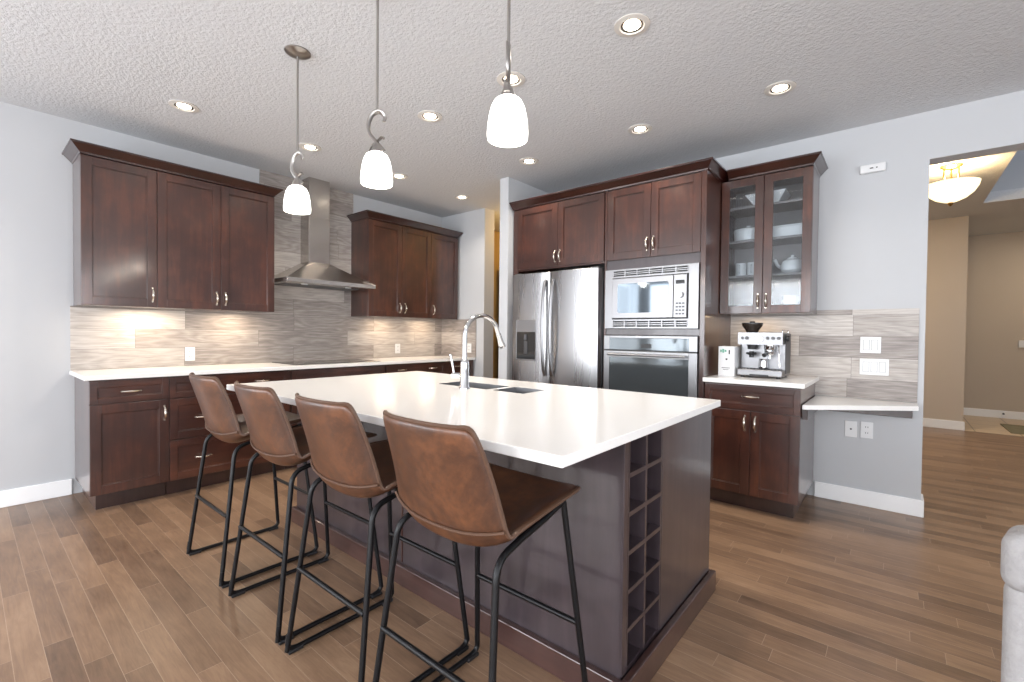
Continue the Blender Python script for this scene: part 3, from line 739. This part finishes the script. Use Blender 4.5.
# ================================================================== LIGHT FITTINGS
def pendant(x, label, ang):
    y = -2.992; t = thing('pendant_light', label, 'pendant light', (x, y, H), 'pendant lights over the island')
    ro = obj('canopy', MB().lathe([(.066, H-.0005), (.066, H-.006), (.045, H-.018), (.012, H-.026)], (x, y, 0), 28), 'dark_nickel', t, smooth=True)
    obj('rod', MB().tube([(x, y, H-.02), (x, y, 2.188)], .0055, 10), 'dark_nickel', t, smooth=True)
    # scrolled hook: a C curve crossing a short return at the fitter, lying in the plane along the island
    ca, sa = math.cos(R(ang)), math.sin(R(ang))
    def tw(pts): return [(x+(p[0]-x)*ca-(p[1]-y)*sa, y+(p[0]-x)*sa+(p[1]-y)*ca, 2.02+(p[2]-2.02)*.79) for p in pts]
    hook = catmull(tw([(x+.030, y, 2.190), (x+.034, y, 2.215), (x+.020, y, 2.236), (x, y, 2.240), (x-.024, y, 2.215), (x-.036, y, 2.165), (x-.030, y, 2.115), (x-.005, y, 2.075), (x+.030, y, 2.025)]), 6)
    obj('scroll', MB().tube(hook, .0075, 8, flat=(.7, 1.5)), 'dark_nickel', t, smooth=True)
    obj('scroll', MB().tube(catmull(tw([(x+.030, y+.004, 2.096), (x+.020, y+.004, 2.100), (x, y+.004, 2.075), (x-.022, y+.004, 2.045), (x-.030, y+.004, 2.020)]), 6), .0075, 8, flat=(.7, 1.5)), 'dark_nickel', t, smooth=True)
    obj('fitter', MB().lathe([(.012, 2.052), (.018, 2.040), (.028, 2.016), (.032, 2.006)], (x, y, 0), 20), 'dark_nickel', t, smooth=True)
    prof = [(.030, 2.013), (.046, 2.002), (.057, 1.980), (.064, 1.950), (.068, 1.918), (.0695, 1.892), (.068, 1.874), (.065, 1.874), (.0660, 1.892), (.0645, 1.918), (.060, 1.948), (.053, 1.976), (.028, 2.006)]
    obj('shade', MB().lathe(prof, (x, y, 0), 32, cap=False), 'shade', t, smooth=True)
    l = bpy.data.lights.new('pendant_bulb', 'POINT'); l.energy = 2.5; l.color = (1, .88, .74); l.shadow_soft_size = .03
    lo = bpy.data.objects.new('pendant_bulb', l); COL.objects.link(lo); lo.location = (x, y, 1.87)
pendant(2.115, 'nickel pendant light with white glass shade, farthest left, in front of the range hood', 25)
pendant(2.866, 'nickel pendant light with curled hook, middle of the three over the island', 50)
pendant(3.628, 'nickel pendant light with large white shade, nearest and rightmost of three', 131)

def can_proto():
    t = thing('recessed_light', '', 'ceiling light', (0, 0, 0), 'recessed ceiling lights')
    obj('trim_ring', MB().lathe([(.086, -.0005), (.086, -.005), (.060, -.009), (.055, -.004), (.055, -.0005)], (0, 0, 0), 32, cap=False), 'can_trim', t, smooth=True)
    obj('reflector', MB().lathe([(.055, -.004), (.040, -.0015)], (0, 0, 0), 32, cap=False), 'nickel', t, smooth=True)
    obj('bulb', MB().lathe([(.0415, -.001), (.0415, -.003), (.03, -.008), (.008, -.010)], (0, 0, 0), 24), 'bulb', t, smooth=True)
    return t
M['can_trim'] = mat('can_light_trim', srgb(214, 210, 204), .35)
cp = can_proto()
CANS = [(.903, -3.196, 'recessed ceiling light at upper left above the left upper cabinets'),
        (.90, -2.318, 'small recessed ceiling light just behind the left pendant'),
        (.896, -1.429, 'recessed ceiling light half hidden behind the middle pendant shade'),
        (.879, -.564, 'farthest recessed ceiling light above the right upper cabinets corner'),
        (2.102, -2.054, 'recessed ceiling light just right of the middle pendant hook'),
        (2.130, -.954, 'recessed ceiling light in front of the white partition wall'),
        (2.849, -2.059, 'recessed ceiling light directly behind the nearest pendant stem'),
        (3.622, -2.056, 'largest recessed ceiling light at the top centre of the view'),
        (3.163, -.947, 'recessed ceiling light in front of the oven tower crown'),
        (4.071, -.950, 'rightmost recessed ceiling light in front of the glass door cabinet')]
for i, (x, y, lb) in enumerate(CANS):
    o = cp if i == 0 else copy_tree(cp)
    o.location = (x, y, H); o['label'] = lb
    area('can_lamp', (x, y, H-.02), (0, 0, 0), .09, .09, 5, (1, .90, .78), 'DISK', R(125))
# under cabinet lamps
for y in (-3.25, -2.62): area('under_cabinet_lamp', (.16, y, UP0-.012), (0, 0, 0), .06, .25, 2.6, (1, .80, .58))
for y in (-1.05, -.45): area('under_cabinet_lamp', (.16, y, UP0-.012), (0, 0, 0), .06, .25, 1.7, (1, .76, .52))
area('under_cabinet_lamp', (3.80, -.16, UP0-.012), (0, 0, 0), .2, .06, .7, (1, .72, .45))
# pantry lamp
l = bpy.data.lights.new('pantry_lamp', 'POINT'); l.energy = 14; l.color = (1, .62, .22); l.shadow_soft_size = .08
lo = bpy.data.objects.new('pantry_lamp', l); COL.objects.link(lo); lo.location = (1.05, .55, 2.55)

# hall bowl light
lx, ly = 5.01, 1.72
t = thing('bowl_ceiling_light', 'alabaster bowl ceiling light glowing in the hall', 'ceiling light', (lx, ly, HH))
M['brass'] = mat('antique_brass', srgb(170, 140, 90), .3, 1)
obj('canopy', MB().lathe([(.08, HH-.0005), (.08, HH-.012), (.05, HH-.03)], (lx, ly, 0), 24), 'brass', t, smooth=True)
obj('arm', MB().tube([(lx, ly, HH-.02), (lx, ly, 2.45)], .008).tube([(lx-.05, ly, HH-.03), (lx-.05, ly, 2.66)], .007).tube([(lx+.05, ly, HH-.03), (lx+.05, ly, 2.66)], .007), 'brass', t, smooth=True)
prof = [(.008, 2.475), (.05, 2.482), (.11, 2.510), (.16, 2.555), (.19, 2.610), (.197, 2.645), (.190, 2.645), (.155, 2.565), (.10, 2.520), (.04, 2.492), (.008, 2.488)]
obj('bowl', MB().lathe(prof, (lx, ly, 0), 36, cap=False), 'hall_shade', t, smooth=True)
obj('finial', MB().lathe([(.004, 2.440), (.018, 2.455), (.022, 2.470), (.012, 2.476)], (lx, ly, 0), 16), 'brass', t, smooth=True)
l = bpy.data.lights.new('hall_bulb', 'POINT'); l.energy = 34; l.color = (1, .74, .42); l.shadow_soft_size = .05
lo = bpy.data.objects.new('hall_bulb', l); COL.objects.link(lo); lo.location = (lx, ly, 2.70)
area('added_hall_light', (4.35, 2.6, HH-.02), (0, 0, 0), .3, .3, 30, (1, .80, .56))  # unseen light added to brighten the near hall wall
area('hall_fill_lamp', (6.6, 4.9, HH-.02), (0, 0, 0), .5, .5, 15, (1, .84, .64))

# ================================================================== ESPRESSO MACHINE
def espresso():
    x0, x1, yf, yb, z0 = 3.742, 4.036, -.47, -.17, .9142
    t = thing('espresso_machine', 'stainless espresso machine with black bean hopper on small counter', 'espresso machine', (3.89, -.3, z0))
    for px in (x0+.03, x1-.03):
        for py in (yf+.03, yb-.03): obj('foot', MB().cyl((px, py, z0), .014, .014), 'black', t)
    b = MB().box((x0, yf+.10, z0+.012), (x1, yb, 1.165)).box((x0+.002, yf+.0, 1.160), (x1-.002, yb, 1.245))
    obj('body', b, 'steel', t, bev=.006)
    obj('side_panel', MB().box((x0-.004, yf+.10, z0+.03), (x0, yb-.01, 1.235)).box((x1, yf+.10, z0+.03), (x1+.004, yb-.01, 1.235)), 'dark_gray', t, bev=.002)
    d = obj('drip_tray', box((x0, yf-.012, z0+.012), (x1, yf+.10, z0+.062)), 'steel', t, bev=.008)
    obj('tray_notch', box((x0+.085, yf-.013, z0+.010), (x1-.085, yf+.0, z0+.026)), 'black', d)
    mb = MB()
    for i in range(12): mb.box((x0+.02+i*.0225, yf+.0, z0+.062), (x0+.030+i*.0225, yf+.09, z0+.066))
    obj('grate', mb, 'dark_gray', d)
    p = obj('control_panel', MB().loft([[(x0+.002, yf-.004, 1.155), (x1-.002, yf-.004, 1.155), (x1-.002, yf+.002, 1.155), (x0+.002, yf+.002, 1.155)], [(x0+.002, yf-.004, 1.243), (x1-.002, yf-.004, 1.243), (x1-.002, yf+.002, 1.243), (x0+.002, yf+.002, 1.243)]]), 'steel', t)
    obj('pressure_gauge', MB().lathe([(.021, 0), (.021, .006), (.017, .008)], (3.893, yf-.012, 1.197), 20, 'Y'), 'white_plastic', p, smooth=True)
    for bx_, br in ((3.775, .010), (3.805, .013), (3.845, .009), (3.94, .012), (3.975, .012), (4.01, .012)):
        obj('button', MB().cyl((bx_, yf-.010, 1.203), br, .006, 16, 'Y'), 'dark_gray' if br > .009 else 'chrome', p, smooth=True)
    # grinder cradle and group head
    obj('grinder_outlet', MB().lathe([(.030, 1.120), (.034, 1.160)], (3.83, yf+.045, 0), 20), 'black', t, smooth=True)
    obj('group_head', MB().lathe([(.030, 1.112), (.036, 1.125), (.036, 1.162)], (3.945, yf+.045, 0), 20), 'chrome', t, smooth=True)
    pf = obj('portafilter', MB().lathe([(.026, 1.080), (.033, 1.090), (.033, 1.114)], (3.945, yf+.045, 0), 20), 'chrome', t, smooth=True)
    obj('handle', MB().tube([(3.945, yf+.02, 1.098), (3.94, yf-.03, 1.092), (3.935, yf-.085, 1.082)], .013, 12, [.008, .012, .014]), 'black', pf, smooth=True)
    obj('spout', MB().tube([(3.945, yf+.045, 1.085), (3.945, yf+.045, 1.055)], .01, 10), 'chrome', pf, smooth=True)
    obj('cradle', MB().tube([(3.80, yf+.03, 1.09), (3.83, yf+.0, 1.088), (3.86, yf+.03, 1.09)], .009, 10), 'black', t, smooth=True)
    obj('tamper', MB().cyl((3.83, yf+.03, 1.06), .016, .045), 'black', t, smooth=True)
    sw = obj('steam_wand', MB().tube(smooth_path([(4.005, yf+.03, 1.16), (4.012, yf-.01, 1.12), (4.022, yf-.02, 1.00)], .03), .0055, 10), 'chrome', t, smooth=True)
    obj('milk_jug', MB().lathe([(.026, .982), (.030, .986), (.031, 1.0), (.026, 1.04), (.028, 1.052)], (3.905, yf+.045, 0), 20), 'chrome', t, smooth=True)
    h = obj('bean_hopper', MB().lathe([(.040, 1.245), (.046, 1.262), (.068, 1.292), (.072, 1.306), (.072, 1.310)], (3.808, -.33, 0), 24), 'hopper', t, smooth=True)
    obj('hopper_lid', MB().lathe([(.073, 1.310), (.073, 1.317), (.02, 1.318), (.018, 1.328)], (3.808, -.33, 0), 24), 'black', h, smooth=True)
    obj('cup_rail', MB().tube(smooth_path([(x1-.012, yf+.04, 1.243), (x1-.012, yf+.04, 1.262), (x1-.012, yb-.03, 1.262), (x1-.012, yb-.03, 1.243)], .015), .004, 8), 'chrome', t, smooth=True)
    obj('steam_dial', MB().cyl((x1+.004, -.36, 1.20), .02, .018, 20, 'X'), 'black', t, smooth=True)
M['hopper'] = mat('smoked_hopper_plastic', (.03, .022, .018), .12)
espresso()
t = thing('carton', 'white carton with small green print beside the espresso machine', 'box', (3.672, -.42, .9142))
obj('carton_body', box((3.615, -.50, .9144), (3.728, -.33, 1.138)), 'white_plastic', t, bev=.003)
obj('green_label', MB().box((3.628, -.5015, 1.094), (3.640, -.4995, 1.112)).box((3.643, -.5015, 1.090), (3.656, -.4995, 1.118)).box((3.659, -.5015, 1.096), (3.672, -.4995, 1.112)), 'green', t)
obj('print_mark', MB().box((3.688, -.5015, 1.080), (3.697, -.4995, 1.112)).box((3.667, -.5015, 1.036), (3.680, -.4995, 1.048)).box((3.640, -.5015, .975), (3.700, -.4995, .979)).box((3.650, -.5015, .962), (3.690, -.4995, .965)), 'slot', t)

# ================================================================== DISHES IN THE GLASS CABINET
def sq_bowl(x, y, z, r0, r1, h, name, label, cat='bowl'):
    mb = MB(); rr = []
    for r, zz in ((r0, z), (r1, z+h), (r1-.008, z+h), (r0-.004, z+.008)): rr.append([(x-r, y-r*.8, zz), (x+r, y-r*.8, zz), (x+r, y+r*.8, zz), (x-r, y+r*.8, zz)])
    mb.loft(rr); return tag(obj(name, mb, 'china', bev=.004), label, cat)
G = 'dishes in the glass door cabinet'
sq_bowl(3.865, -.17, 2.2145, .075, .140, .092, 'serving_bowl', 'flared square white bowl on the top shelf of the glass cabinet')['group'] = G
t = thing('casserole', 'round white covered casserole on the second glass cabinet shelf, left side', 'casserole', (3.73, -.18, 1.955), G)
obj('dish', MB().lathe([(.085, 1.9555), (.100, 1.965), (.108, 2.035), (.110, 2.04)], (3.735, -.175, 0), 32), 'china', t, smooth=True)
obj('lid', MB().lathe([(.112, 2.040), (.108, 2.052), (.06, 2.066), (.015, 2.070), (.018, 2.085), (.006, 2.090)], (3.735, -.175, 0), 32), 'china', t, smooth=True)
mb = MB().loft([[(x, y, z) for x, y in ((4.01-a, -.18-b), (4.01+a, -.18-b), (4.01+a, -.18+b), (4.01-a, -.18+b))] for a, b, z in ((.10, .07, 1.9555), (.115, .085, 2.03), (.13, .095, 2.036), (.13, .095, 2.042), (.11, .08, 2.040), (.095, .065, 1.965))])
tag(obj('baking_dish', mb, 'china', bev=.004), 'rectangular white baking dish on the second glass cabinet shelf, right side', 'baking dish', G)
for cx_, lb in ((3.690, 'white mug at the far left of the third glass cabinet shelf'), (3.775, 'white mug beside the leftmost mug on the third glass cabinet shelf')):
    t = thing('mug', lb, 'mug', (cx_, -.2, 1.685), 'mugs in the glass door cabinet')
    obj('cup', MB().lathe([(.032, 1.6855), (.038, 1.69), (.040, 1.790), (.036, 1.790), (.034, 1.70), (.01, 1.695)], (cx_, -.2, 0), 24), 'china', t, smooth=True)
    obj('handle', MB().tube(catmull([(cx_-.0, -.239, 1.77), (cx_-.005, -.262, 1.76), (cx_-.005, -.262, 1.72), (cx_, -.239, 1.71)], 5), .005, 8), 'china', t, smooth=True)
t = thing('teapot', 'white spouted teapot on the third glass cabinet shelf, right side', 'teapot', (4.03, -.19, 1.685), G)
obj('pot', MB().lathe([(.045, 1.6855), (.075, 1.71), (.080, 1.74), (.065, 1.78), (.04, 1.795)], (4.04, -.19, 0), 28), 'china', t, smooth=True)
obj('spout', MB().tube(catmull([(3.975, -.19, 1.73), (3.945, -.19, 1.755), (3.925, -.19, 1.80)], 5), .012, 10), 'china', t, smooth=True)
obj('lid', MB().lathe([(.038, 1.795), (.03, 1.805), (.008, 1.812), (.012, 1.824), (.004, 1.828)], (4.04, -.19, 0), 20), 'china', t, smooth=True)
for i in range(3):
    mb = MB().lathe([(.040, 1.4075+i*.030), (.072, 1.4505+i*.030), (.078, 1.4605+i*.030), (.072, 1.4605+i*.030), (.035, 1.4135+i*.030)], (4.05, -.18, 0), 28)
    tag(obj('bowl', mb, 'china', smooth=True), 'round white bowl, %s of the stack at the bottom of the glass cabinet' % ['lowest', 'middle one', 'topmost'][i], 'bowl', 'stacked bowls in the glass door cabinet')
for i in range(4):
    z = 1.4075+i*.014
    mb = MB().lathe([(.05, z), (.085, z+.010), (.09, z+.0135), (.084, z+.0125), (.05, z+.004)], (3.745, -.18, 0), 28)
    tag(obj('plate', mb, 'china', smooth=True), 'white plate, %s in the stack at the cabinet bottom left' % ['lowest', 'second from below', 'second from top', 'topmost'][i], 'plate', 'stacked plates in the glass door cabinet')

# ================================================================== WALL PLATES
def plate(P, a, z, w_, h_, name, label, cat, kind):
    t = thing(name, label, cat, P(a, 0, z))
    b0 = .0102 if kind != 'jack0' and name != 'thermo' else .0005
    if P(0, 1, 0)[2] != 0: pass
    obj('cover_plate', box(P(a-w_/2, b0, z-h_/2), P(a+w_/2, b0+.006, z+h_/2)), 'white_plastic', t, bev=.002)
    return t, b0+.006
Ph, Pf = mapper('hood'), mapper('fr')
def outlet(P, a, z, label, b0=.0102):
    t = thing('wall_outlet', label, 'outlet', P(a, 0, z), 'wall outlets')
    obj('cover_plate', box(P(a-.036, b0, z-.058), P(a+.036, b0+.006, z+.058)), 'white_plastic', t, bev=.002)
    for dz in (-.021, .021):
        s = obj('socket', box(P(a-.016, b0+.006, z+dz-.014), P(a+.016, b0+.0085, z+dz+.014)), 'white_plastic', t, bev=.004)
        obj('slots', MB().box(P(a-.008, b0+.0084, z+dz-.004), P(a-.005, b0+.0090, z+dz+.006)).box(P(a+.005, b0+.0084, z+dz-.004), P(a+.008, b0+.0090, z+dz+.006)), 'slot', s)
    return t
outlet(Ph, -2.922, 1.013, 'white outlet on the tile backsplash above the left counter')
outlet(Ph, -.786, 1.019, 'white outlet on the tile under the right upper cabinets')
outlet(lambda a, b, z: (a, -.075-b, z), .536, 1.027, 'white outlet on the return wall tile behind the faucet')
outlet(Pf, 4.497, .549, 'white power outlet below the low desk, right of the jack plate', .0005)
t = thing('jack_plate', 'white jack plate below the low desk, left of the outlet', 'wall plate', Pf(4.405, 0, .545))
obj('cover_plate', box(Pf(4.369, .0005, .487), Pf(4.441, .0065, .603)), 'white_plastic', t, bev=.002)
obj('jack', MB().cyl((4.405, -.0085, .545), .006, .003, 12, 'Y'), 'slot', t)
def switches(a, z, n, label):
    w_ = .046*n+.026; t = thing('light_switch', label, 'light switch', Pf(a, 0, z), 'light switches on the desk backsplash')
    obj('cover_plate', box(Pf(a-w_/2, .0102, z-.058), Pf(a+w_/2, .0162, z+.058)), 'white_plastic', t, bev=.002)
    for i in range(n):
        c = a+(i-(n-1)/2)*.046; obj('rocker_gap', box(Pf(c-.0185, .0162, z-.036), Pf(c+.0185, .0167, z+.036)), 'gap_gray', t); obj('rocker', box(Pf(c-.0165, .0163, z-.034), Pf(c+.0165, .0195, z+.034)), 'white_plastic', t, bev=.002)
switches(4.507, 1.162, 2, 'white two rocker light switch plate, upper one on the gray tile')
switches(4.530, 1.006, 3, 'white three rocker light switch plate, lower one on the gray tile')
t = thing('door_chime', 'small white chime box high on the wall right of the glass cabinet', 'chime', Pf(4.496, 0, 2.418))
obj('cover', box((4.424, -.032, 2.388), (4.570, -.0005, 2.448)), 'white_plastic', t, bev=.008)
obj('grille', MB().box((4.480, -.0335, 2.413), (4.500, -.0315, 2.421)).box((4.515, -.0335, 2.413), (4.523, -.0315, 2.421)), 'slot', t)
t = thing('thermostat', 'small white wall control on the far hall wall', 'thermostat', (6.10, 5.99, 1.13))
obj('case', box((6.055, 5.975, 1.08), (6.15, 5.9995, 1.19)), 'white_plastic', t, bev=.006)
tag(obj('rug', box((5.80, 4.45, .0012), (7.2, 5.25, .012)), 'mat', bev=.003), 'small patterned mat on the beige hall tile', 'rug')
# baseboard door stop
tag(obj('door_stop', MB().tube([(5.92, 5.9835, .07), (5.92, 5.94, .07)], .012, 12, [.014, .010]), 'slot', smooth=True), 'small dark door stop on the far hall baseboard', 'door stop')

# ================================================================== PANTRY CONTENTS
t = thing('pantry_shelf_unit', 'dark wood shelf unit seen through the narrow pantry opening', 'shelf unit', (.8, 1.0, 0))
mb = MB().box((.1, .95, 0), (.13, 1.295, 2.2)).box((1.57, .95, 0), (1.60, 1.295, 2.2)).box((.13, 1.27, 0), (1.57, 1.295, 2.2))
obj('frame', mb, 'wood', t)
for z in (.1, .50, .88, 1.35, 1.80, 2.15): obj('shelf', box((.131, .95, z), (1.569, 1.269, z+.045)), 'toe' if z > 2 else 'wood', t)
for i, (x, z, h_) in enumerate(((.95, .925, .09), (1.18, .925, .07))):
    tag(obj('storage_box', box((x, .98, z+.0005), (x+.19, 1.2, z+h_)), 'orange_box', bev=.003), ['ochre box on the pantry shelf, left one', 'ochre box on the pantry shelf, right one'][i], 'box', 'boxes in the pantry')

# ================================================================== SOFA
def rbox(a, b, r=.05, name=None): return MB().box(a, b)
t = thing('sofa', 'light gray fabric sofa at the right edge, seen from behind', 'sofa', (4.865, -2.62, 0))
x0, x1, y0 = 4.865, 6.6, -2.62
obj('base', box((x0+.03, y0+.02, .10), (x1-.03, y0+.88, .40)), 'fabric', t, bev=.05, seg=5, smooth=True)
obj('backrest', box((x0-.017, y0, .12), (x1, y0+.20, .655)), 'fabric', t, bev=.03, seg=5, smooth=True)
obj('back_cushion', box((x0-.022, y0-.012, .632), (x1+.01, y0+.13, .768)), 'fabric', t, bev=.034, seg=6, smooth=True)
for a in (x0+.012, x1-.21): obj('armrest', box((a, y0+.20, .12), (a+.20, y0+.90, .55)), 'fabric', t, bev=.06, seg=5, smooth=True)
for i in range(2):
    a = x0+.215+i*.655; obj('seat_cushion', box((a, y0+.24, .39), (a+.65, y0+.92, .52)), 'fabric', t, bev=.05, seg=5, smooth=True)
for px in (x0+.08, x1-.08):
    for py in (y0+.08, y0+.82): obj('leg', MB().lathe([(.018, 0), (.026, .115)], (px, py, 0), 14), 'wood', t, smooth=True)
t.rotation_euler.z = R(-14)
